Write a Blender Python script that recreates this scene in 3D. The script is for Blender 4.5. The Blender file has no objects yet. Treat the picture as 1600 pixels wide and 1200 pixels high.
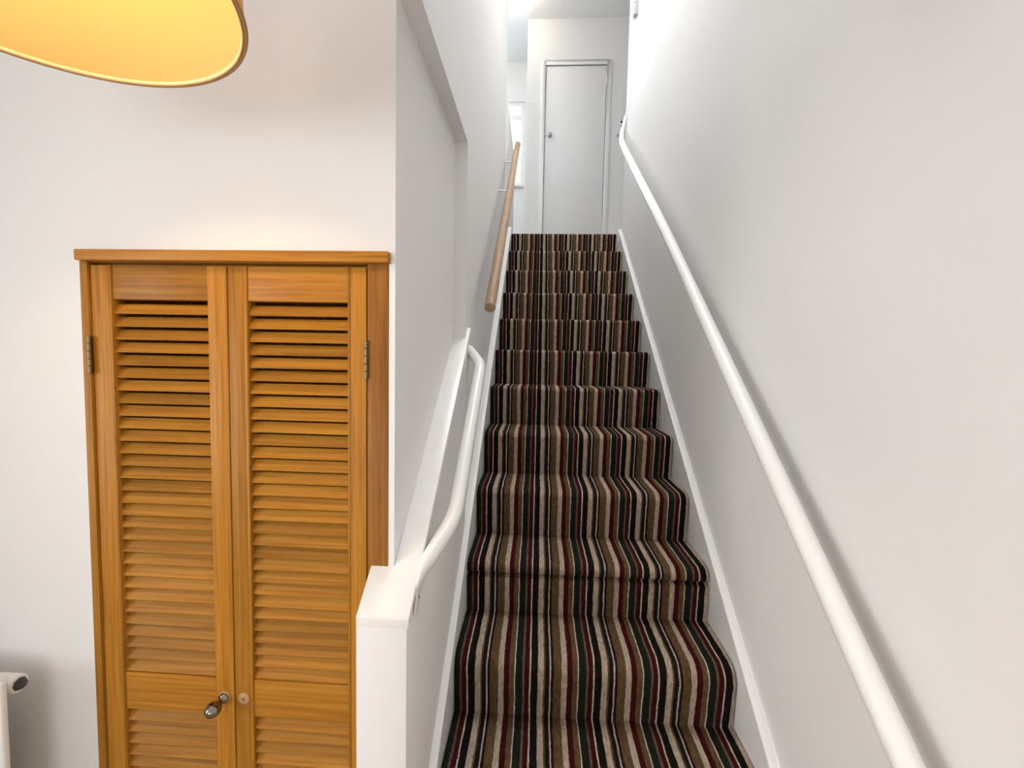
import bpy, bmesh, math, random
from mathutils import Vector, Matrix

random.seed(7)
S = bpy.context.scene
COL = S.collection
OZ = 1.508            # eye height above the hall floor; all numbers below are metres from the eye point, lifted by OZ

# ------------------------------------------------------------------ camera
cam_d = bpy.data.cameras.new('camera')
cam = bpy.data.objects.new('camera', cam_d)
COL.objects.link(cam)
cam_d.sensor_width = 36.0
cam_d.lens = 695.2 / 1600 * 36.0
cam_d.clip_start = 0.02
cam.matrix_world = Matrix((( 0.99819756, -0.02368175,  0.0551435,  0.0),
                           ( 0.05648619,  0.06036953, -0.99657656, 0.0),
                           ( 0.02027169,  0.99789513,  0.06159841, OZ),
                           (0, 0, 0, 1)))
S.camera = cam

# ------------------------------------------------------------------ world, exposure
W = bpy.data.worlds.new('sky')
S.world = W
W.use_nodes = True
bg = W.node_tree.nodes['Background']
bg.inputs['Color'].default_value = (0.86, 0.93, 1.0, 1)
bg.inputs['Strength'].default_value = 2.2
S.view_settings.view_transform = 'Standard'
S.view_settings.look = 'None'
S.view_settings.gamma = 1.0
S.view_settings.use_curve_mapping = False
S.view_settings.exposure = 0.54


def area(name, loc, rot, sx, sy, power, col):
    d = bpy.data.lights.new(name, 'AREA')
    d.shape = 'RECTANGLE'
    d.size, d.size_y = sx, sy
    d.energy = power
    d.color = col
    o = bpy.data.objects.new(name, d)
    COL.objects.link(o)
    o.location = (loc[0], loc[1], loc[2] + OZ)
    o.rotation_euler = rot
    return o


# daylight standing in the openings of the windows (just outside the panes)
DAY = (0.90, 0.955, 1.0)
area('daylight_hall_window', (-0.70, -2.62, -0.33), (math.radians(90), 0, 0), 1.55, 1.1, 9, DAY)
area('daylight_side_window', (-2.72, -0.95, 0.02), (math.radians(90), 0, math.radians(-90)), 1.7, 1.35, 46, (1.0, 0.955, 0.905))
area('daylight_landing_window', (-1.15, 5.66, 2.5), (math.radians(-90), 0, 0), 1.9, 1.0, 42, (0.86, 0.94, 1.0))
area('daylight_upper_side_window', (-3.12, 4.4, 2.5), (math.radians(90), 0, math.radians(-90)), 1.5, 1.1, 22, (0.88, 0.95, 1.0))


area('added_roof_light', (0.195, 2.10, 3.66), (0, 0, 0), 0.75, 1.3, 43, (1.0, 0.985, 0.97))  # fill through the added, unseen roof opening, lifts the stairwell walls


# ------------------------------------------------------------------ materials
def new_mat(name):
    m = bpy.data.materials.new(name)
    m.use_nodes = True
    nt = m.node_tree
    return m, nt, nt.nodes['Principled BSDF']


def N(nt, typ, **kw):
    n = nt.nodes.new(typ)
    for k, v in kw.items():
        setattr(n, k, v)
    return n


def plain(name, col, rough=0.5, metal=0.0, bump=0.0, bscale=200.0, var=0.0):
    m, nt, b = new_mat(name)
    b.inputs['Base Color'].default_value = (*col, 1)
    b.inputs['Roughness'].default_value = rough
    b.inputs['Metallic'].default_value = metal
    tc = N(nt, 'ShaderNodeTexCoord')
    if bump > 0:
        no = N(nt, 'ShaderNodeTexNoise')
        no.inputs['Scale'].default_value = bscale
        no.inputs['Detail'].default_value = 3
        bp = N(nt, 'ShaderNodeBump')
        bp.inputs['Strength'].default_value = bump
        bp.inputs['Distance'].default_value = 0.002
        nt.links.new(tc.outputs['Object'], no.inputs['Vector'])
        nt.links.new(no.outputs['Fac'], bp.inputs['Height'])
        nt.links.new(bp.outputs['Normal'], b.inputs['Normal'])
    if var > 0:
        n2 = N(nt, 'ShaderNodeTexNoise')
        n2.inputs['Scale'].default_value = 3.0
        n2.inputs['Detail'].default_value = 4
        r = N(nt, 'ShaderNodeValToRGB')
        r.color_ramp.elements[0].position = 0.3
        r.color_ramp.elements[1].position = 0.7
        r.color_ramp.elements[0].color = (*[c * (1 - var) for c in col], 1)
        r.color_ramp.elements[1].color = (*col, 1)
        nt.links.new(tc.outputs['Object'], n2.inputs['Vector'])
        nt.links.new(n2.outputs['Fac'], r.inputs['Fac'])
        nt.links.new(r.outputs['Color'], b.inputs['Base Color'])
    return m


def wood(name, grain, dark, mid, light, rough=0.42, spread=0.16):
    """honey coloured timber; grain = scale vector, small along the grain"""
    m, nt, b = new_mat(name)
    tc = N(nt, 'ShaderNodeTexCoord')
    oi = N(nt, 'ShaderNodeObjectInfo')
    off = N(nt, 'ShaderNodeVectorMath', operation='SCALE')
    cmb = N(nt, 'ShaderNodeCombineXYZ')
    for k in range(3):
        nt.links.new(oi.outputs['Random'], cmb.inputs[k])
    nt.links.new(cmb.outputs[0], off.inputs[0])
    off.inputs['Scale'].default_value = 17.0
    add = N(nt, 'ShaderNodeVectorMath', operation='ADD')
    nt.links.new(tc.outputs['Object'], add.inputs[0])
    nt.links.new(off.outputs[0], add.inputs[1])
    mp = N(nt, 'ShaderNodeMapping')
    mp.inputs['Scale'].default_value = grain
    nt.links.new(add.outputs[0], mp.inputs['Vector'])
    n1 = N(nt, 'ShaderNodeTexNoise')
    n1.inputs['Scale'].default_value = 1.0
    n1.inputs['Detail'].default_value = 6
    n1.inputs['Roughness'].default_value = 0.62
    n1.inputs['Distortion'].default_value = 0.4
    nt.links.new(mp.outputs[0], n1.inputs['Vector'])
    r = N(nt, 'ShaderNodeValToRGB')
    cr = r.color_ramp
    cr.elements[0].position = 0.28
    cr.elements[0].color = (*dark, 1)
    cr.elements[1].position = 0.74
    cr.elements[1].color = (*light, 1)
    e = cr.elements.new(0.5)
    e.color = (*mid, 1)
    nt.links.new(n1.outputs['Fac'], r.inputs['Fac'])
    hs = N(nt, 'ShaderNodeHueSaturation')
    mr = N(nt, 'ShaderNodeMapRange')
    mr.inputs['To Min'].default_value = 1 - spread
    mr.inputs['To Max'].default_value = 1 + spread
    nt.links.new(oi.outputs['Random'], mr.inputs['Value'])
    nt.links.new(mr.outputs[0], hs.inputs['Value'])
    nt.links.new(r.outputs['Color'], hs.inputs['Color'])
    nt.links.new(hs.outputs['Color'], b.inputs['Base Color'])
    b.inputs['Roughness'].default_value = rough
    b.inputs['Specular IOR Level'].default_value = 0.16
    bp = N(nt, 'ShaderNodeBump')
    bp.inputs['Strength'].default_value = 0.12
    bp.inputs['Distance'].default_value = 0.001
    nt.links.new(n1.outputs['Fac'], bp.inputs['Height'])
    nt.links.new(bp.outputs['Normal'], b.inputs['Normal'])
    return m


M = {}
M['wall'] = plain('wall_paint', (0.80, 0.785, 0.765), 0.75, bump=0.10, bscale=140, var=0.015)
M['ceiling'] = plain('ceiling_paint', (0.82, 0.82, 0.81), 0.85, bump=0.05)
M['gloss'] = plain('white_gloss_paint', (0.82, 0.795, 0.76), 0.33, bump=0.05, bscale=60)
M['skirt'] = plain('white_skirting_paint', (0.80, 0.785, 0.76), 0.35)
M['doorpaint'] = plain('white_door_paint', (0.80, 0.79, 0.775), 0.45)
M['floor'] = wood('oak_floor', (3, 40, 40), (0.30, 0.19, 0.10), (0.42, 0.28, 0.16), (0.5, 0.35, 0.21))
M['landing'] = plain('landing_carpet', (0.16, 0.11, 0.085), 1.0, bump=0.3, bscale=400)
HD, HM, HL = (0.265, 0.098, 0.011), (0.395, 0.166, 0.019), (0.485, 0.226, 0.033)
M['wood_v'] = wood('honey_timber_upright', (130, 130, 3.0), HD, HM, HL)
M['wood_h'] = wood('honey_timber_level', (3.0, 130, 130), HD, HM, HL)
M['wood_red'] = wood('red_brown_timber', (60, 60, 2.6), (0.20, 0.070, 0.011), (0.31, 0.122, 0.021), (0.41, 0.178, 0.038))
M['rail_wood'] = wood('pale_oak', (70, 5, 6), (0.33, 0.205, 0.125), (0.43, 0.285, 0.185), (0.50, 0.34, 0.23))
M['disc_wood'] = wood('pale_disc_timber', (60, 60, 60), (0.42, 0.24, 0.10), (0.50, 0.29, 0.13), (0.55, 0.34, 0.17), spread=0.05)
M['brass'] = plain('aged_brass', (0.21, 0.15, 0.075), 0.4, 1.0, bump=0.1)
M['nickel'] = plain('polished_nickel', (0.27, 0.24, 0.205), 0.10, 1.0)
M['steel'] = plain('grey_metal', (0.45, 0.45, 0.44), 0.4, 0.6)
M['dark'] = plain('dark_hole', (0.015, 0.013, 0.012), 0.7)
M['chip'] = plain('chipped_black_paint', (0.05, 0.048, 0.043), 0.55, bump=0.5, bscale=90)
M['rad'] = plain('radiator_enamel', (0.83, 0.81, 0.78), 0.35)
M['greypaint'] = plain('grey_painted_metal', (0.46, 0.46, 0.45), 0.5)
M['cord'] = plain('white_flex', (0.7, 0.68, 0.64), 0.5)
M['hem_pale'] = plain('pale_hem_tape', (0.70, 0.57, 0.32), 0.8)
M['hem'] = plain('shade_hem', (0.42, 0.22, 0.08), 0.7)


def shade_mat():
    m, nt, b = new_mat('shade_fabric')
    nt.nodes.remove(b)
    out = nt.nodes['Material Output']
    tc = N(nt, 'ShaderNodeTexCoord')
    mp = N(nt, 'ShaderNodeMapping')
    mp.inputs['Scale'].default_value = (400, 400, 90)
    no = N(nt, 'ShaderNodeTexNoise')
    no.inputs['Scale'].default_value = 1.0
    bp = N(nt, 'ShaderNodeBump')
    bp.inputs['Strength'].default_value = 0.08
    bp.inputs['Distance'].default_value = 0.001
    nt.links.new(tc.outputs['Object'], mp.inputs['Vector'])
    nt.links.new(mp.outputs[0], no.inputs['Vector'])
    nt.links.new(no.outputs['Fac'], bp.inputs['Height'])
    d = N(nt, 'ShaderNodeBsdfDiffuse')
    d.inputs['Color'].default_value = (0.62, 0.46, 0.215, 1)
    t = N(nt, 'ShaderNodeBsdfTranslucent')
    t.inputs['Color'].default_value = (0.60, 0.40, 0.21, 1)
    nt.links.new(bp.outputs['Normal'], d.inputs['Normal'])
    mx = N(nt, 'ShaderNodeMixShader')
    mx.inputs['Fac'].default_value = 0.42
    nt.links.new(d.outputs[0], mx.inputs[1])
    nt.links.new(t.outputs[0], mx.inputs[2])
    nt.links.new(mx.outputs[0], out.inputs['Surface'])
    return m


def emit_mat(name, col, strength):
    m, nt, b = new_mat(name)
    b.inputs['Base Color'].default_value = (0.9, 0.9, 0.9, 1)
    b.inputs['Emission Color'].default_value = (*col, 1)
    b.inputs['Emission Strength'].default_value = strength
    return m


def glass_mat():
    m, nt, b = new_mat('window_glass')
    nt.nodes.remove(b)
    out = nt.nodes['Material Output']
    t = N(nt, 'ShaderNodeBsdfTransparent')
    t.inputs['Color'].default_value = (0.97, 0.985, 1.0, 1)
    g = N(nt, 'ShaderNodeBsdfGlossy')
    g.inputs['Roughness'].default_value = 0.02
    f = N(nt, 'ShaderNodeFresnel')
    f.inputs['IOR'].default_value = 1.3
    mx = N(nt, 'ShaderNodeMixShader')
    nt.links.new(f.outputs[0], mx.inputs['Fac'])
    nt.links.new(t.outputs[0], mx.inputs[1])
    nt.links.new(g.outputs[0], mx.inputs[2])
    nt.links.new(mx.outputs[0], out.inputs['Surface'])
    return m


def carpet_mat():
    m, nt, b = new_mat('striped_carpet')
    P = 0.1955
    green, olive, red, cream, black, beige, pale = ((0.0128, 0.0132, 0.0098), (0.096, 0.055, 0.026), (0.040, 0.0055, 0.0052),
        (0.44, 0.36, 0.285), (0.0085, 0.0068, 0.0055), (0.36, 0.280, 0.208), (0.36, 0.315, 0.285))
    stops = [(0.0, green), (0.107, (0.10, 0.07, 0.048)), (0.141, red), (0.218, cream), (0.242, black), (0.349, beige),
             (0.438, olive), (0.468, (0.0100, 0.0098, 0.0072)), (0.535, pale), (0.557, (0.018, 0.0055, 0.005)), (0.594, olive),
             (0.725, beige), (0.810, red), (0.897, (0.098, 0.057, 0.027)), (0.978, cream)]
    tc = N(nt, 'ShaderNodeTexCoord')
    sep = N(nt, 'ShaderNodeSeparateXYZ')
    nt.links.new(tc.outputs['Object'], sep.inputs[0])
    # woven edges wander a little
    wob = N(nt, 'ShaderNodeTexNoise')
    wob.inputs['Scale'].default_value = 1.0
    wob.inputs['Detail'].default_value = 2
    mpw = N(nt, 'ShaderNodeMapping')
    mpw.inputs['Scale'].default_value = (45, 22, 22)
    nt.links.new(tc.outputs['Object'], mpw.inputs['Vector'])
    nt.links.new(mpw.outputs[0], wob.inputs['Vector'])
    fine = N(nt, 'ShaderNodeTexNoise')
    fine.inputs['Scale'].default_value = 260
    fine.inputs['Detail'].default_value = 2
    nt.links.new(tc.outputs['Object'], fine.inputs['Vector'])

    def mth(op, a, c):
        n = N(nt, 'ShaderNodeMath', operation=op)
        for i, v in enumerate((a, c)):
            if isinstance(v, (int, float)):
                n.inputs[i].default_value = v
            elif v is not None:
                nt.links.new(v, n.inputs[i])
        return n.outputs[0]
    w1 = mth('MULTIPLY', mth('SUBTRACT', wob.outputs['Fac'], 0.5), 0.0045)
    w2 = mth('MULTIPLY', mth('SUBTRACT', fine.outputs['Fac'], 0.5), 0.0032)
    x = mth('ADD', mth('ADD', sep.outputs['X'], w1), w2)
    u = mth('FRACT', mth('ADD', mth('DIVIDE', x, P), 0.022), None)
    r = N(nt, 'ShaderNodeValToRGB')
    cr = r.color_ramp
    cr.interpolation = 'CONSTANT'
    cr.elements[0].position = 0.0
    cr.elements[0].color = (*stops[0][1], 1)
    cr.elements[1].position = stops[-1][0]
    cr.elements[1].color = (*stops[-1][1], 1)
    for p, c in stops[1:-1]:
        e = cr.elements.new(p)
        e.color = (*c, 1)
    nt.links.new(u, r.inputs['Fac'])
    # flecks of the heathered yarn
    fl = N(nt, 'ShaderNodeTexNoise')
    fl.inputs['Scale'].default_value = 1.0
    fl.inputs['Detail'].default_value = 4
    fl.inputs['Roughness'].default_value = 0.7
    mpf = N(nt, 'ShaderNodeMapping')
    mpf.inputs['Scale'].default_value = (210, 45, 45)
    nt.links.new(tc.outputs['Object'], mpf.inputs['Vector'])
    nt.links.new(mpf.outputs[0], fl.inputs['Vector'])
    mr = N(nt, 'ShaderNodeMapRange')
    mr.inputs['From Min'].default_value = 0.3
    mr.inputs['From Max'].default_value = 0.7
    mr.inputs['To Min'].default_value = 0.55
    mr.inputs['To Max'].default_value = 1.45
    nt.links.new(fl.outputs['Fac'], mr.inputs['Value'])
    mul = N(nt, 'ShaderNodeVectorMath', operation='SCALE')
    nt.links.new(r.outputs['Color'], mul.inputs[0])
    nt.links.new(mr.outputs[0], mul.inputs['Scale'])
    nt.links.new(mul.outputs[0], b.inputs['Base Color'])
    b.inputs['Roughness'].default_value = 0.95
    b.inputs['Specular IOR Level'].default_value = 0.04
    bp = N(nt, 'ShaderNodeBump')
    bp.inputs['Strength'].default_value = 0.5
    bp.inputs['Distance'].default_value = 0.002
    nt.links.new(fine.outputs['Fac'], bp.inputs['Height'])
    nt.links.new(bp.outputs['Normal'], b.inputs['Normal'])
    return m


M['shade'] = shade_mat()
M['glass'] = glass_mat()
M['carpet'] = carpet_mat()
M['bulb'] = emit_mat('warm_bulb', (1.0, 0.70, 0.40), 86.0)
M['globe'] = emit_mat('opal_globe', (1.0, 0.86, 0.70), 8.0)


# ------------------------------------------------------------------ mesh helpers
class MB:
    def __init__(self):
        self.v, self.f = [], []

    def add(self, vs, fs):
        o = len(self.v)
        self.v += [tuple(p) for p in vs]
        self.f += [tuple(i + o for i in q) for q in fs]
        return self

    def box(self, x0, x1, y0, y1, z0, z1):
        vs = [(x, y, z) for z in (z0, z1) for y in (y0, y1) for x in (x0, x1)]
        return self.add(vs, [(0, 2, 3, 1), (4, 5, 7, 6), (0, 1, 5, 4), (2, 6, 7, 3), (0, 4, 6, 2), (1, 3, 7, 5)])

    def prism(self, poly, a0, a1, axis='x'):
        """poly of 2-D points extruded along axis ('x': poly is (y,z); 'z': poly is (x,y); 'y': (x,z))"""
        def mk(p, a):
            return {'x': (a, p[0], p[1]), 'z': (p[0], p[1], a), 'y': (p[0], a, p[1])}[axis]
        n = len(poly)
        vs = [mk(p, a0) for p in poly] + [mk(p, a1) for p in poly]
        fs = [tuple(range(n)), tuple(range(2 * n - 1, n - 1, -1))]
        fs += [(i, i + n, (i + 1) % n + n, (i + 1) % n) for i in range(n)]
        return self.add(vs, fs)

    def tube(self, pts, rad, seg=20, cap=True):
        pts = [Vector(p) for p in pts]
        n = len(pts)
        rads = rad if isinstance(rad, (list, tuple)) else [rad] * n
        t0 = (pts[1] - pts[0]).normalized()
        ref = Vector((0, 0, 1)) if abs(t0.z) < 0.9 else Vector((1, 0, 0))
        u = t0.cross(ref).normalized()
        vs, fs = [], []
        for i, p in enumerate(pts):
            t = (pts[min(i + 1, n - 1)] - pts[max(i - 1, 0)]).normalized()
            u = (u - t * u.dot(t)).normalized()
            w = t.cross(u)
            for k in range(seg):
                a = 2 * math.pi * k / seg
                vs.append(p + (u * math.cos(a) + w * math.sin(a)) * rads[i])
        for i in range(n - 1):
            for k in range(seg):
                fs.append((i * seg + k, i * seg + (k + 1) % seg, (i + 1) * seg + (k + 1) % seg, (i + 1) * seg + k))
        if cap:
            fs.append(tuple(range(seg - 1, -1, -1)))
            fs.append(tuple((n - 1) * seg + k for k in range(seg)))
        return self.add(vs, fs)

    def lathe(self, prof, c, axis='z', seg=32, cap=True):
        """prof: (radius, height) pairs turned about an axis through c"""
        vs, fs = [], []
        for (r, h) in prof:
            for k in range(seg):
                a = 2 * math.pi * k / seg
                ca, sa = r * math.cos(a), r * math.sin(a)
                vs.append({'z': (c[0] + ca, c[1] + sa, c[2] + h), 'y': (c[0] + ca, c[1] + h, c[2] + sa),
                           'x': (c[0] + h, c[1] + ca, c[2] + sa)}[axis])
        for i in range(len(prof) - 1):
            for k in range(seg):
                fs.append((i * seg + k, i * seg + (k + 1) % seg, (i + 1) * seg + (k + 1) % seg, (i + 1) * seg + k))
        if cap and prof[0][0] > 1e-6:
            fs.append(tuple(range(seg - 1, -1, -1)))
        if cap and prof[-1][0] > 1e-6:
            fs.append(tuple((len(prof) - 1) * seg + k for k in range(seg)))
        return self.add(vs, fs)

    def mesh(self, name, mat, origin=(0, 0, 0), bevel=0.0, bseg=2, smooth=35):
        me = bpy.data.meshes.new(name)
        ox, oy, oz = origin
        me.from_pydata([(x - ox, y - oy, z - oz) for x, y, z in self.v], [], self.f)
        bm = bmesh.new()
        bm.from_mesh(me)
        bmesh.ops.remove_doubles(bm, verts=bm.verts, dist=1e-6)
        bmesh.ops.recalc_face_normals(bm, faces=bm.faces)
        if bevel > 0:
            ed = [e for e in bm.edges if len(e.link_faces) == 2 and e.calc_face_angle(0) > math.radians(40)]
            bmesh.ops.bevel(bm, geom=ed, offset=bevel, segments=bseg, profile=0.5, affect='EDGES', clamp_overlap=True)
        bm.to_mesh(me)
        bm.free()
        for p in me.polygons:
            p.use_smooth = True
        me.set_sharp_from_angle(angle=math.radians(smooth))
        me.materials.append(M[mat])
        return me


def tag(o, label=None, cat=None, group=None, kind=None):
    if label: o['label'] = label
    if cat: o['category'] = cat
    if group: o['group'] = group
    if kind: o['kind'] = kind
    return o


def link(name, me, origin=(0, 0, 0), parent=None):
    o = bpy.data.objects.new(name, me)
    COL.objects.link(o)
    if parent is not None:
        o.parent = parent
    else:
        o.location = (origin[0], origin[1], origin[2] + OZ)
    return o


def root(name, origin, label, cat, group=None, kind=None):
    o = bpy.data.objects.new(name, None)
    COL.objects.link(o)
    o.empty_display_size = 0.05
    o.location = (origin[0], origin[1], origin[2] + OZ)
    o['origin'] = origin
    return tag(o, label, cat, group, kind)


def org(o):
    """origin (eye coordinates) of a root, or of the root a part belongs to"""
    while o.parent is not None:
        o = o.parent
    return tuple(o['origin'])


def part(name, mb, mat, parent, bevel=0.0, bseg=2, smooth=35, label=None):
    o = link(name, mb.mesh(name, mat, org(parent), bevel, bseg, smooth), parent=parent)
    if label: o['label'] = label
    return o


def single(name, mb, mat, origin, label, cat, bevel=0.0, group=None, smooth=35):
    o = link(name, mb.mesh(name, mat, origin, bevel, 2, smooth), origin)
    o['origin'] = origin
    return tag(o, label, cat, group)


def struct(name, mb, mat, bevel=0.0, label=None, origin=(0, 0, 0)):
    o = link(name, mb.mesh(name, mat, origin, bevel), origin)
    o['origin'] = origin
    return tag(o, label, kind='structure')


def fillet(pts, rads, n=8):
    """round the inner corners of a 3-D polyline"""
    pts = [Vector(p) for p in pts]
    out = [pts[0]]
    for i in range(1, len(pts) - 1):
        a, b, c = pts[i - 1], pts[i], pts[i + 1]
        r = rads[i - 1] if isinstance(rads, (list, tuple)) else rads
        d1, d2 = (a - b).normalized(), (c - b).normalized()
        p1, p2 = b + d1 * r, b + d2 * r
        for k in range(n + 1):
            t = k / n
            out.append(p1 * (1 - t) ** 2 + b * 2 * t * (1 - t) + p2 * t * t)
    out.append(pts[-1])
    return out


# ------------------------------------------------------------------ key dimensions (eye coordinates)
FL = -1.508            # hall floor
HC = 0.90              # hall ceiling
UC = 3.44              # upper ceiling
XW = -0.264            # left wall beside the stairs
XR = 0.651             # right wall
YC = 0.957             # wall with the louvred cupboard
D0, Z0, G, R_, NO = 2.2838, -0.3480, 0.23819, 0.19335, 0.0173
XL, WC = -0.235, 0.860  # carpet left edge and width
LAND = Z0 + 7 * R_      # landing level 1.0054
SL = R_ / G             # pitch of the flight

# ------------------------------------------------------------------ setting
struct('floor', MB().box(-2.6, 0.78, -2.5, 2.0, FL - 0.1, FL), 'floor', label='hall floor at the foot of the stairs')
struct('ceiling', MB().box(-2.6, 0.78, -2.5, 0.99, HC, HC + 0.1), 'ceiling', label='flat white hall ceiling')
SKX0, SKX1, SKY0, SKY1 = -0.18, 0.57, 1.45, 2.75      # opening for the unseen roof light added to brighten the flight
mb = MB().box(-3.1, 1.9, 0.85, SKY0, UC, UC + 0.1).box(-3.1, 1.9, SKY1, 5.6, UC, UC + 0.1)
mb.box(-3.1, SKX0, SKY0, SKY1, UC, UC + 0.1).box(SKX1, 1.9, SKY0, SKY1, UC, UC + 0.1)
struct('ceiling_landing', mb, 'ceiling', label='flat white ceiling above the landing')
struct('wall_right', MB().box(XR, XR + 0.13, -2.5, 3.66, FL, UC), 'wall', label='long white wall on the right of the stairs')
# cupboard wall with its opening
OX0, OX1, OZT = -1.0305, -0.3235, 0.196
mb = MB().box(-2.6, OX0, YC, YC + 0.1, FL, HC).box(OX0, OX1, YC, YC + 0.1, OZT, HC)
struct('wall_front', mb, 'wall', label='white wall around the louvred cupboard')
mb = MB().box(OX0 - 0.06, OX0 - 0.02, YC + 0.1, 1.6, FL, 0.35).box(-0.36, OX1, YC + 0.1, 1.6, FL, 0.35)
mb.box(OX0 - 0.06, -0.40, 1.56, 1.6, FL, 0.35).box(OX0 - 0.06, -0.40, YC + 0.1, 1.6, 0.31, 0.35)
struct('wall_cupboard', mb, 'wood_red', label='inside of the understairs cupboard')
# wall between cupboard and stairs: recessed lower part, soffit, main wall
mb = MB().prism([(-0.310, YC), (-0.3075, 1.62), (OX1, 1.62), (OX1, YC)], FL, 0.757, 'z')
mb.box(OX1, XW, YC, 1.62, 0.757, UC).box(-0.40, XW, 1.62, 3.30, FL, UC)
struct('wall_left', mb, 'wall', label='white wall left of the stairs with a shallow recess')
# low wall at the foot of the stairs, top running with the flight
ctop = lambda y: -0.5444 + SL * (y - 0.8712)
mb = MB().prism([(0.8718, FL), (1.62, FL), (1.62, ctop(1.62) - 0.018), (0.8718, ctop(0.8718) - 0.018)], -0.3625, -0.2555, 'x')
struct('wall_low', mb, 'wall', bevel=0.0015, label='low white wall beside the bottom steps')
plan = [(-0.3630, 0.8712), (-0.251, 0.8712), (-0.251, 1.672), (-0.310, 1.672), (-0.310, YC + 0.001), (-0.3630, YC + 0.001)]
mb = MB().add([(x, y, ctop(y)) for x, y in plan] + [(x, y, ctop(y) - 0.022) for x, y in plan],
              [tuple(range(6)), tuple(range(11, 5, -1))] + [(i, i + 6, (i + 1) % 6 + 6, (i + 1) % 6) for i in range(6)])
struct('trim_1', mb, 'gloss', bevel=0.003, label='sloping white capping on the low wall')
# upper level
struct('wall_landing', MB().box(-0.36, XW, 3.30, 4.40, FL, 1.925), 'wall', bevel=0.012, label='half height white wall at the top of the stairs')
struct('floor_landing', MB().box(-3.1, -0.30, 3.3, 5.5, LAND - 0.12, LAND - 0.004).box(-0.30, 1.9, 3.93, 5.5, LAND - 0.12, LAND - 0.004),
       'landing', label='landing floor')
BY = 4.76
DX0, DX1, DZ = 0.020, 0.640, 2.982
mb = MB().box(-0.172, DX0, BY, BY + 0.12, LAND - 0.1, UC).box(DX1, 1.9, BY, BY + 0.12, LAND - 0.1, UC).box(DX0, DX1, BY, BY + 0.12, DZ, UC)
mb.box(-0.172, -0.06, BY + 0.12, 5.45, LAND - 0.1, UC)
mb.box(DX0, DX1, BY + 0.06, BY + 0.12, LAND - 0.1, DZ)  # added backing behind the door, unseen, blocks light leaking round its edge
struct('wall_back', mb, 'wall', label='white wall facing the top of the stairs')
WZ0, WZ1 = LAND + 1.03, LAND + 1.99
mb = MB().box(-3.1, -0.1, 5.42, 5.52, LAND - 0.1, WZ0).box(-3.1, -0.1, 5.42, 5.52, WZ1, UC)
mb.box(-3.1, -2.1, 5.42, 5.52, WZ0, WZ1).box(-0.215, -0.1, 5.42, 5.52, WZ0, WZ1)
struct('wall_far', mb, 'wall', label='white wall with the landing window')
mb = MB().box(-3.1, -0.40, 3.2, 3.3, HC, UC).box(0.78, 1.9, 3.53, 3.66, LAND - 0.1, UC).box(1.8, 1.9, 3.66, 4.76, LAND - 0.1, UC)
mb.box(-3.1, -3.0, 3.3, 3.65, LAND - 0.1, UC).box(-3.1, -3.0, 5.15, 5.42, LAND - 0.1, UC)
mb.box(-3.1, -3.0, 3.65, 5.15, LAND - 0.1, LAND + 0.95).box(-3.1, -3.0, 3.65, 5.15, LAND + 2.05, UC)
struct('wall_landing_sides', mb, 'wall', label='side walls of the landing')
struct('wall_bulkhead', MB().box(-0.40, XR + 0.1, 0.89, 0.99, HC + 0.1, UC), 'wall', label='wall above the hall ceiling edge')
# hall behind the camera, with the two windows that light it
mb = MB().box(-2.6, -1.5, -2.5, -2.4, FL, HC).box(0.1, 0.78, -2.5, -2.4, FL, HC)
mb.box(-1.5, 0.1, -2.5, -2.4, FL, -0.92).box(-1.5, 0.1, -2.5, -2.4, 0.25, HC)
struct('wall_hall_rear', mb, 'wall', label='hall wall with the three pane window')
mb = MB().box(-2.6, -2.5, -2.4, -1.8, FL, HC).box(-2.6, -2.5, -0.1, YC, FL, HC)
mb.box(-2.6, -2.5, -1.8, -0.1, FL, -0.68).box(-2.6, -2.5, -1.8, -0.1, 0.72, HC)
struct('wall_hall_side', mb, 'wall', label='hall wall with the side window')


def window(name, horiz, a0, a1, z0, z1, pos, bars, transom, label, sill=0.0, sgn=-1):
    """horiz 'x' (in a wall across y=pos) or 'y' (in a wall across x=pos)"""
    def bx(mb, a, b, d0, d1, lo, hi):
        if horiz == 'x':
            return mb.box(a, b, pos + d0, pos + d1, lo, hi)
        return mb.box(pos + d0, pos + d1, a, b, lo, hi)
    o = root(name, (a0, pos, z0) if horiz == 'x' else (pos, a0, z0), label, None, kind='structure')
    t = 0.045
    for (a, b, lo, hi) in ((a0, a1, z0, z0 + t), (a0, a1, z1 - t, z1), (a0, a0 + t, z0 + t, z1 - t), (a1 - t, a1, z0 + t, z1 - t)):
        part('window_frame', bx(MB(), a, b, 0.02, 0.08, lo, hi), 'gloss', o, 0.003)
    edges = [a0 + t] + list(bars) + [a1 - t]
    for b in bars:
        part('glazing_bar', bx(MB(), b - 0.022, b + 0.022, 0.025, 0.075, z0 + t, z1 - t), 'gloss', o, 0.003)
    if transom:
        part('transom', bx(MB(), a0 + t, a1 - t, 0.025, 0.075, transom - 0.03, transom + 0.03), 'gloss', o, 0.003)
    for i in range(len(edges) - 1):
        lo, hi = edges[i], edges[i + 1]
        zz = [z0 + t, z1 - t] if not transom else [z0 + t, transom - 0.03, transom + 0.03, z1 - t]
        for k in range(0, len(zz), 2):
            part('pane', bx(MB(), lo + (0.022 if i else 0), hi - (0.022 if i < len(edges) - 2 else 0), 0.046, 0.052, zz[k], zz[k + 1]), 'glass', o)
    if sill:
        part('window_sill', bx(MB(), a0 - 0.04, a1, *sorted((sgn * sill, 0.02)), z0 - 0.03, z0), 'gloss', o, 0.004)
    return o


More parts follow.
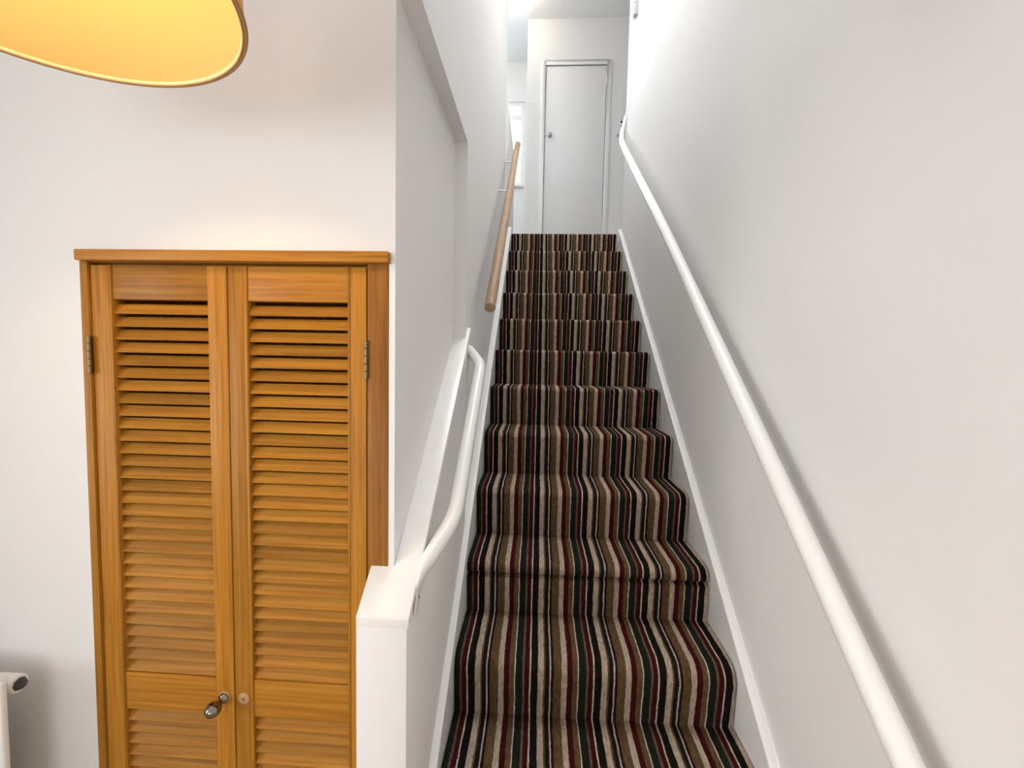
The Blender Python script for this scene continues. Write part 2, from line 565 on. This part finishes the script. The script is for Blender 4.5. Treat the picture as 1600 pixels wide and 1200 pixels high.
window('window_1', 'x', -2.1, -0.215, WZ0, WZ1, 5.42, [-1.15], LAND + 1.82, 'bright landing window beyond the half height wall', 0.05)
window('window_2', 'x', -1.5, 0.1, -0.92, 0.25, -2.5, [-0.97, -0.43], None, 'three pane hall window behind the viewer')
window('window_3', 'y', -1.8, -0.1, -0.68, 0.72, -2.6, [-0.95], None, 'two pane hall window in the side wall')
window('window_4', 'y', 3.65, 5.15, LAND + 0.95, LAND + 2.05, -3.1, [4.4], None, 'two pane window in the landing side wall')

# frame and pane of the added roof light, out of view
o = root('window_added_roof', (SKX0, SKY0, UC + 0.1), 'added unseen roof light over the stairs', None, kind='structure')
for b4 in ((SKX0 - 0.05, SKX0 + 0.03, SKY0 - 0.05, SKY1 + 0.05), (SKX1 - 0.03, SKX1 + 0.05, SKY0 - 0.05, SKY1 + 0.05),
           (SKX0 + 0.03, SKX1 - 0.03, SKY0 - 0.05, SKY0 + 0.03), (SKX0 + 0.03, SKX1 - 0.03, SKY1 - 0.03, SKY1 + 0.05)):
    part('window_frame', MB().box(*b4, UC + 0.1, UC + 0.16), 'gloss', o, 0.003)
part('pane', MB().box(SKX0 + 0.03, SKX1 - 0.03, SKY0 + 0.03, SKY1 - 0.03, UC + 0.125, UC + 0.131), 'glass', o)

# landing door and its frame
o = root('door_1', (0.33, BY + 0.02, LAND), 'plain white flush door at the top of the stairs', None, kind='structure')
part('door_panel', MB().box(DX0 + 0.004, DX1 - 0.004, BY + 0.004, BY + 0.05, LAND, DZ - 0.005), 'doorpaint', o, 0.002)
k = part('door_handle', MB().lathe([(0.0, -0.052), (0.014, -0.05), (0.021, -0.042), (0.022, -0.034), (0.012, -0.024), (0.009, -0.012), (0.020, -0.008), (0.021, 0.0)],
         (0.076, BY + 0.004, 2.285), 'y', 24), 'steel', o, label='small round metal knob')
part('latch', MB().box(0.022, 0.036, BY - 0.002, BY + 0.004, 2.276, 2.288), 'steel', o)
part('hinge', MB().lathe([(0.006, 0), (0.006, 0.09)], (DX1 + 0.001, BY + 0.004, 2.79), 'z', 10), 'steel', o)
part('hinge', MB().lathe([(0.006, 0), (0.006, 0.09)], (DX1 + 0.001, BY + 0.004, 1.30), 'z', 10), 'steel', o)
fw = 0.048
mb = MB().box(DX0 - fw, DX0, BY - 0.012, BY + 0.01, LAND, DZ + fw).box(DX1, DX1 + fw, BY - 0.012, BY + 0.01, LAND, DZ + fw).box(DX0, DX1, BY - 0.012, BY + 0.01, DZ, DZ + fw)
struct('trim_2', mb, 'doorpaint', bevel=0.003, label='white architrave round the landing door')

# skirtings that follow the flight, a moulded strip along the top edge
def skirting(name, x_wall, x_face, rise, label):
    o = root(name, (x_wall, 0.6, FL), label, None, kind='structure')
    line = lambda y: Z0 - R_ * 2 + SL * (y - 1.552) + rise       # top edge of the board
    y0, y1 = 0.60, 3.70
    low = lambda y: max(FL, line(y) - 0.36)
    poly = [(y0, line(y0)), (y0, FL), (0.95, FL), (y1, line(y1) - 0.36), (y1 + 0.0, line(y1))]
    a, b = sorted((x_wall, x_face))
    part('skirting_board', MB().prism(poly, a, b, 'x'), 'skirt', o)
    w = (x_face - x_wall)
    a2, b2 = sorted((x_wall, x_face + math.copysign(0.002, w)))
    part('top_moulding', MB().prism([(y0, line(y0) + 0.006), (y0, line(y0) - 0.012), (y1, line(y1) - 0.012), (y1, line(y1) + 0.006)], a2, b2, 'x'), 'skirt', o, 0.0025)
    a3, b3 = sorted((x_wall, x_wall + math.copysign(0.005, w)))
    part('bead', MB().prism([(y0, line(y0) + 0.011), (y0, line(y0) + 0.003), (y1, line(y1) + 0.003), (y1, line(y1) + 0.011)], a3, b3, 'x'), 'skirt', o)
    return o


skirting('baseboard_left', XW - 0.002, -0.237, 0.043, 'white sloping skirting on the left of the stairs')
skirting('baseboard_right', XR + 0.001, 0.628, 0.027, 'white sloping skirting on the right of the stairs')
struct('baseboard_hall', MB().box(-2.5, OX0 - 0.005, YC - 0.014, YC, FL, FL + 0.1), 'skirt', bevel=0.003, label='white skirting below the radiator')

# ------------------------------------------------------------------ staircase: every step is a part
st = root('staircase', (XL, 0.8, FL), 'straight flight of stairs in striped brown, red and cream carpet', 'staircase')
st['origin'] = (XL, 0.8, FL)


def step_profile(j, e=0.0):
    """(y,z) outline of step j; e pulls the nose in (for the rounded carpet ends)"""
    yb, z = D0 - G * j, Z0 - R_ * j
    rad = {3: 0.050, 4: 0.045, 2: 0.030, 1: 0.030, 0: 0.024}.get(j, 0.018)
    yn = yb - G - NO + e
    zt = z - e * 0.5
    pts = [(yb + (0.012 if j > -7 else 0.02), z)]
    pts.append((yb - G * 0.45, z - e * 0.1))
    if j == 2:      # the one step whose carpet is tucked under its nosing
        n = 10
        rr = 0.027
        for k in range(n + 1):
            a = math.pi / 2 + math.pi * k / n
            pts.append((yn + rr * 1.25 + rr * 1.25 * math.cos(a), zt - rr + rr * math.sin(a)))
        pts.append((yb - G - 0.009, zt - 2 * rr - 0.010))
    else:
        n = 8
        for k in range(n + 1):
            a = math.pi / 2 * k / n
            pts.append((yn + rad - rad * math.sin(a), zt - rad + rad * math.cos(a)))
        pts.append((yn + 0.004, zt - rad - 0.035))
    pts.append((yb - G + 0.0005, z - R_))
    pts.append((yb - G + 0.0005, z - R_ - 0.02))
    pts.append((yb + (0.012 if j > -7 else 0.02), z - R_ - 0.02))
    return pts


for j in range(-7, 6):
    secs = [(XL, 0.011), (XL + 0.004, 0.005), (XL + 0.011, 0.0), (XL + WC - 0.011, 0.0), (XL + WC - 0.004, 0.005), (XL + WC, 0.011)]
    vs, fs = [], []
    for (x, e) in secs:
        pr = step_profile(j, e)
        if j == 5:
            pr = [(y, max(z, FL + 0.001)) for (y, z) in pr]
        vs += [(x, y, z) for (y, z) in pr]
    n = len(pr)
    for s in range(len(secs) - 1):
        for i in range(n):
            fs.append((s * n + i, s * n + (i + 1) % n, (s + 1) * n + (i + 1) % n, (s + 1) * n + i))
    fs.append(tuple(range(n)))
    fs.append(tuple((len(secs) - 1) * n + i for i in range(n)))
    part('step', MB().add(vs, fs), 'carpet', st, smooth=40)

# ------------------------------------------------------------------ handrails
# right: one long white tube
rr = root('handrail', (0.586, 0.30, -0.945), 'long white tubular handrail on the right wall', 'handrail', 'handrails beside the stairs')
d = Vector((0.0, 2.2206 - 0.6814, 0.6509 + 0.6197))
a = Vector((0.586, 0.6814, -0.6197))
s0 = a - d * 0.62
path = fillet([(0.645, s0.y - 0.09, s0.z - 0.13), s0, (0.586, 2.19, 0.6257), (0.589, 3.300, 1.480), (0.598, 3.505, 1.633), (0.614, 3.625, 1.750), (0.646, 3.628, 1.885)],
              [0.05, 0.3, 0.06, 0.03, 0.04])
nn = len(path)
part('rail', MB().tube(path, [0.0225 if i < nn - 20 else 0.0225 - 0.0085 * (i - nn + 20) / 19 for i in range(nn)], 24), 'gloss', rr)
part('end_plate', MB().box(0.644, 0.651, 3.612, 3.644, 1.865, 1.93), 'gloss', rr, 0.003)

# left, lower: short white tube with both ends bent back to the low wall
lr = root('handrail', (-0.2, 0.95, -0.55), 'short white bent handrail on the low wall at the bottom of the stairs', 'handrail', 'handrails beside the stairs')
path = fillet([(-0.2525, 0.930, -0.566), (-0.2490, 0.951, -0.484), (-0.2, 1.094, -0.412), (-0.2, 1.575, -0.032), (-0.262, 1.705, 0.022)], [0.035, 0.05, 0.035])
path = [path[0].lerp(path[1], t / 4) for t in range(4)] + path[1:]
tb = MB().tube(path, 0.0195, 24)
for i, p in enumerate(path):          # the end is hammered flat against the low wall
    k = 0.16 if i < 5 else min(1.0, 0.16 + 0.84 * (i - 4) / 9)
    for q in range(i * 24, i * 24 + 24):
        x, y, z = tb.v[q]
        tb.v[q] = (p.x + (x - p.x) * k, p.y + (y - p.y) * (0.80 if i < 5 else 1.0), z)
ep = part('rail', tb, 'gloss', lr, smooth=50)
part('screw', MB().lathe([(0.0, 0.0015), (0.0042, 0.001), (0.0045, 0)], (-0.2490, 0.941, -0.535), 'x', 12), 'dark', ep)

# left, upper: pale round timber rail
wr = root('handrail', (-0.195, 1.80, 0.19), 'pale round wooden handrail on the left wall of the upper flight', 'handrail', 'handrails beside the stairs')
p0, p1 = Vector((-0.195, 1.8007, 0.1941)), Vector((-0.195, 3.6517, 1.6911))
part('rail', MB().tube([p0, p0 + (p1 - p0) * 0.5, p1], 0.0225, 28), 'rail_wood', wr, 0.0015)
for t in (0.55, 0.80):
    p = p0.lerp(p1, t)
    part('bracket', MB().tube([(-0.205, p.y + 0.03, p.z + 0.012), (XW - 0.001, p.y + 0.05, p.z + 0.028)], 0.006, 12), 'gloss', wr)

# ------------------------------------------------------------------ louvred cupboard
YD = 0.961             # front of the doors
cf = root('cupboard_frame', (-0.67, YC, FL), 'honey timber frame with a projecting head above the louvred doors', 'door frame')
part('head', MB().box(-1.0225, -0.3200, 0.937, 1.03, 0.1935, 0.2165), 'wood_h', cf, 0.0015)
part('jamb', MB().box(OX0 + 0.0005, -1.0125, 0.9555, 1.03, FL, 0.1935), 'wood_v', cf, 0.001)
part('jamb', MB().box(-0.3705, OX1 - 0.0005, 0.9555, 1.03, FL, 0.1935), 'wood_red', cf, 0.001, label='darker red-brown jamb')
part('stop_strip', MB().box(-1.0125, -0.3705, 0.985, 1.03, 0.178, 0.1935), 'wood_h', cf)

PITCH = (0.0793 + 0.7370) / 28
DT, DB, TH = 0.1868, FL + 0.012, 0.030


def louvre_door(x0, x1, s0, s1, label, beads):
    """x0..x1 outer edges, s0..s1 the slatted opening between the stiles"""
    o = root('louvre_door', ((x0 + x1) / 2, YD, DB), label, 'cupboard door', 'pair of louvred cupboard doors')
    part('stile', MB().box(x0, s0, YD, YD + TH, DB, DT), 'wood_v', o, 0.0012)
    part('stile', MB().box(s1, x1, YD, YD + TH, DB, DT), 'wood_v', o, 0.0012)
    for bx in beads:
        part('bead', MB().box(bx, bx + 0.006, YD - 0.0012, YD + 0.006, DB, DT), 'wood_v', o, 0.0008)
    part('rail', MB().box(s0, s1, YD + 0.0015, YD + TH, 0.1110, DT), 'wood_h', o, 0.0012)
    part('rail', MB().box(s0, s1, YD + 0.0015, YD + TH, -0.8590, -0.7680), 'wood_h', o, 0.0012)
    part('rail', MB().box(s0, s1, YD + 0.0015, YD + TH, DB, DB + 0.10), 'wood_h', o, 0.0012)
    # one slat, then copies sharing its mesh
    prof = [(0.0, 0.0), (-0.0006, 0.0022), (0.0135, 0.0232), (0.0165, 0.0232), (0.0172, 0.0212), (0.0035, -0.0004)]
    zs = [0.0793 - PITCH * i for i in range(30)]
    z = -0.8900
    while z > DB + 0.10:
        zs.append(z)
        z -= PITCH
    ox, oy, oz = org(o)
    me = MB().prism([(oy + 0.004 + y, oz + zz) for (y, zz) in prof], s0 + 0.0005, s1 - 0.0005, 'x').mesh('slat', 'wood_h', (ox, oy, oz), 0, 2, 30)
    for z in zs:
        sl = bpy.data.objects.new('slat', me)
        COL.objects.link(sl)
        sl.parent = o
        sl.location = (0, 0, z - oz)
    return o


dl = louvre_door(-1.0100, -0.6918, -0.9605, -0.7365, 'left louvred timber cupboard door with a metal knob', [-0.9668])
dr = louvre_door(-0.6888, -0.3752, -0.6438, -0.4171, 'right louvred timber cupboard door with a round keyhole disc', [-0.6515, -0.4168])


def hinge(parent, x, z0, z1):
    h = (z1 - z0) / 5
    b = part('hinge', MB().box(x - 0.002, x + 0.002, 0.954, 0.975, z0, z1), 'brass', parent, label='aged brass hinge')
    for i in range(5):
        part('knuckle', MB().lathe([(0.0035, 0.0), (0.0044, 0.0008), (0.0044, h - 0.0012), (0.0035, h - 0.0004)], (x, 0.9535, z0 + i * h), 'z', 14), 'brass', b)


hinge(dl, -1.0112, -0.0573, 0.0272)
hinge(dr, -0.3728, -0.0556, 0.0288)
hinge(dl, -1.0112, -1.33, -1.245)
hinge(dr, -0.3728, -1.33, -1.245)
# knob on its pale disc
kc = (-0.7150, YD, -0.8130)
part('knob_disc', MB().lathe([(0.0, -0.004), (0.0125, -0.004), (0.0142, -0.002), (0.0145, 0.0)], kc, 'y', 28), 'disc_wood', dl, label='pale round wooden disc')
prof = [(0.0118, -0.004), (0.0120, -0.007), (0.0085, -0.0095), (0.0062, -0.012), (0.0075, -0.014), (0.0058, -0.017), (0.0078, -0.021)]
for k in range(1, 15):
    a_ = math.pi * (0.12 + 0.88 * k / 14)
    prof.append((0.0165 * math.sin(a_) * (1.0 + 0.06 * math.cos(a_)), -0.0385 + 0.0185 * math.cos(a_)))
prof[-1] = (0.0, -0.057)
part('knob', MB().lathe(prof, kc, 'y', 32), 'nickel', dl, smooth=60, label='egg shaped polished metal knob')
rc = (-0.6678, YD, -0.8135)
kd = part('keyhole_disc', MB().lathe([(0.0, -0.0032), (0.0040, -0.0032), (0.0046, -0.0026), (0.0118, -0.0030), (0.0138, -0.0018), (0.0142, 0.0)], rc, 'y', 32), 'disc_wood', dr,
          label='pale round wooden disc with a dark keyhole')
part('keyhole', MB().lathe([(0.0, -0.0038), (0.0022, -0.0037), (0.0026, -0.003)], (rc[0], rc[1], rc[2]), 'y', 16), 'dark', kd)

# ------------------------------------------------------------------ radiator at the left edge
ra = root('radiator', (-1.55, 0.88, FL + 0.12), 'white panel radiator with a chipped black end plug on the cupboard wall', 'radiator')
part('front_panel', MB().box(-2.05, -1.1286, 0.846, 0.860, FL + 0.13, -0.7225), 'rad', ra, 0.005, 3)
for i in range(22):
    x = -2.02 + i * 0.040
    part('flute', MB().prism([(x, 0.8465), (x + 0.006, 0.8425), (x + 0.018, 0.8425), (x + 0.024, 0.8465)], FL + 0.17, -0.765, 'z'), 'rad', ra)
vs = MB()
pts = []
for i in range(31):
    x = -2.02 + i * 0.0265
    pts += [(x, 0.861), (x + 0.006, 0.889), (x + 0.0135, 0.889), (x + 0.0195, 0.861)]
o_ = len(pts)
fv = [(x, y, FL + 0.17) for x, y in pts] + [(x, y, -0.868) for x, y in pts]
part('convector_fins', MB().add(fv, [(i, i + 1, i + 1 + o_, i + o_) for i in range(o_ - 1)]), 'greypaint', ra)
bo = part('boss', MB().lathe([(0.012, -0.09), (0.0195, -0.075), (0.0200, -0.005), (0.0185, 0.0)], (-1.150, 0.898, -0.760), 'x', 28), 'rad', ra)
part('end_plug', MB().lathe([(0.0140, -0.004), (0.0140, 0.002), (0.0115, 0.0035), (0.011, 0.008), (0.0, 0.0085)], (-1.150, 0.898, -0.760), 'x', 8), 'chip', bo, label='chipped black end plug')
part('neck', MB().tube(fillet([(-1.175, 0.856, -0.752), (-1.175, 0.880, -0.752), (-1.185, 0.898, -0.760)], 0.012), 0.017, 18), 'rad', ra)
part('boss', MB().lathe([(0.012, -0.09), (0.0195, -0.075), (0.0200, -0.005), (0.0185, 0.0)], (-1.150, 0.898, FL + 0.18), 'x', 28), 'rad', ra)
for x in (-1.85, -1.30):
    part('wall_bracket', MB().box(x, x + 0.03, 0.862, YC - 0.0005, -1.20, -0.80), 'rad', ra)
part('pipe', MB().tube(fillet([(-1.150, 0.898, FL + 0.18), (-1.115, 0.898, FL + 0.18), (-1.115, 0.898, FL + 0.002)], 0.012), 0.0075, 14), 'steel', ra)

# ------------------------------------------------------------------ pendant lamp
LC = (-0.607, 0.491, 0.43)
pl = root('pendant_lamp', (LC[0], LC[1], LC[2]), 'large round fabric pendant lamp glowing warm yellow', 'lamp')
dome = [(0.2330, 0.0), (0.2315, 0.040), (0.228, 0.090), (0.221, 0.150), (0.207, 0.210), (0.180, 0.260), (0.135, 0.295), (0.080, 0.312), (0.035, 0.317)]
inner = [(r - 0.0025, h - 0.001) for r, h in dome]
part('shade', MB().lathe(dome + inner[::-1] + [dome[0]], LC, 'z', 96, False), 'shade', pl, smooth=60)
ring = [(0.2348 + 0.0024 * math.cos(2 * math.pi * k / 10), 0.0014 + 0.0024 * math.sin(2 * math.pi * k / 10)) for k in range(11)]
part('rim', MB().lathe(ring, LC, 'z', 96, False), 'hem', pl, smooth=60)
part('inner_hem', MB().lathe([(0.2300, 0.0), (0.2288, 0.0008), (0.2287, 0.0045), (0.2300, 0.005)], LC, 'z', 96, False), 'hem_pale', pl, smooth=60)
part('bulb', MB().lathe([(0.0, -0.048), (0.014, -0.045), (0.025, -0.035), (0.030, -0.020), (0.029, -0.004), (0.020, 0.022), (0.014, 0.040)], (LC[0], LC[1], LC[2] + 0.170), 'z', 24), 'bulb', pl)
part('lamp_holder', MB().lathe([(0.015, 0.0), (0.019, 0.004), (0.019, 0.050), (0.012, 0.062), (0.005, 0.075)], (LC[0], LC[1], LC[2] + 0.208), 'z', 20), 'cord', pl)
part('cord', MB().tube([(LC[0], LC[1], LC[2] + 0.27), (LC[0], LC[1], HC - 0.02)], 0.004, 10), 'cord', pl)
part('ceiling_rose', MB().lathe([(0.010, -0.035), (0.035, -0.022), (0.045, 0.0)], (LC[0], LC[1], HC), 'z', 24), 'cord', pl)

# opal globe on the landing ceiling
gl = root('ceiling_lamp', (-0.245, 4.34, UC), 'round opal globe lamp on the landing ceiling', 'lamp')
part('globe', MB().lathe([(0.100 * math.sin(math.pi * k / 20), -0.105 - 0.100 * math.cos(math.pi * k / 20)) for k in range(21)], (-0.245, 4.34, UC), 'z', 36), 'globe', gl, smooth=80)
part('base', MB().lathe([(0.055, -0.022), (0.062, -0.018), (0.062, 0.0)], (-0.245, 4.34, UC), 'z', 28), 'gloss', gl)

# ------------------------------------------------------------------ small fittings
sb = root('wall_strap', (0.648, 3.35, 2.40), 'curved grey metal strap high on the right wall by the landing', 'bracket')
cur = [(0.622, 2.425), (0.632, 2.47), (0.640, 2.52), (0.6445, 2.58), (0.646, 2.66)]
mbs = MB()
vs = []
for (x, z) in cur:
    vs += [(x, 3.325, z), (x + 0.026, 3.325, z), (x + 0.026, 3.365, z), (x, 3.365, z)]
fs = []
for i in range(len(cur) - 1):
    for k in range(4):
        fs.append((i * 4 + k, i * 4 + (k + 1) % 4, i * 4 + 4 + (k + 1) % 4, i * 4 + 4 + k))
fs += [(0, 3, 2, 1), (len(cur) * 4 - 4, len(cur) * 4 - 3, len(cur) * 4 - 2, len(cur) * 4 - 1)]
part('strap', mbs.add(vs, fs), 'greypaint', sb, smooth=50)
fp = part('fixing_plate', MB().box(0.643, 0.651, 3.37, 3.45, 2.47, 2.70), 'gloss', sb, 0.002)
part('screw', MB().lathe([(0.0, -0.003), (0.006, -0.002), (0.007, 0)], (0.643, 3.405, 2.56), 'x', 12), 'dark', fp)

sw = root('wall_catch', (0.80, BY, 2.27), 'small metal door catch with two dark screw holes beside the landing door', 'fitting')
part('plate', MB().box(0.785, 0.822, BY - 0.004, BY, 2.355, 2.435), 'doorpaint', sw, 0.001)
part('screw_hole', MB().lathe([(0.0, -0.006), (0.011, -0.005), (0.011, 0)], (0.803, BY - 0.003, 2.414), 'y', 14), 'dark', sw)
part('screw_hole', MB().lathe([(0.0, -0.006), (0.008, -0.005), (0.008, 0)], (0.804, BY - 0.003, 2.376), 'y', 14), 'dark', sw)
part('hook', MB().tube([(0.765, BY - 0.012, 2.281), (0.83, BY - 0.012, 2.281)], 0.008, 10), 'steel', sw)
part('hook_base', MB().box(0.762, 0.778, BY - 0.012, BY, 2.268, 2.294), 'steel', sw)

for ob in bpy.data.objects:      # building notes, not needed in the finished scene
    if 'origin' in ob:
        del ob['origin']
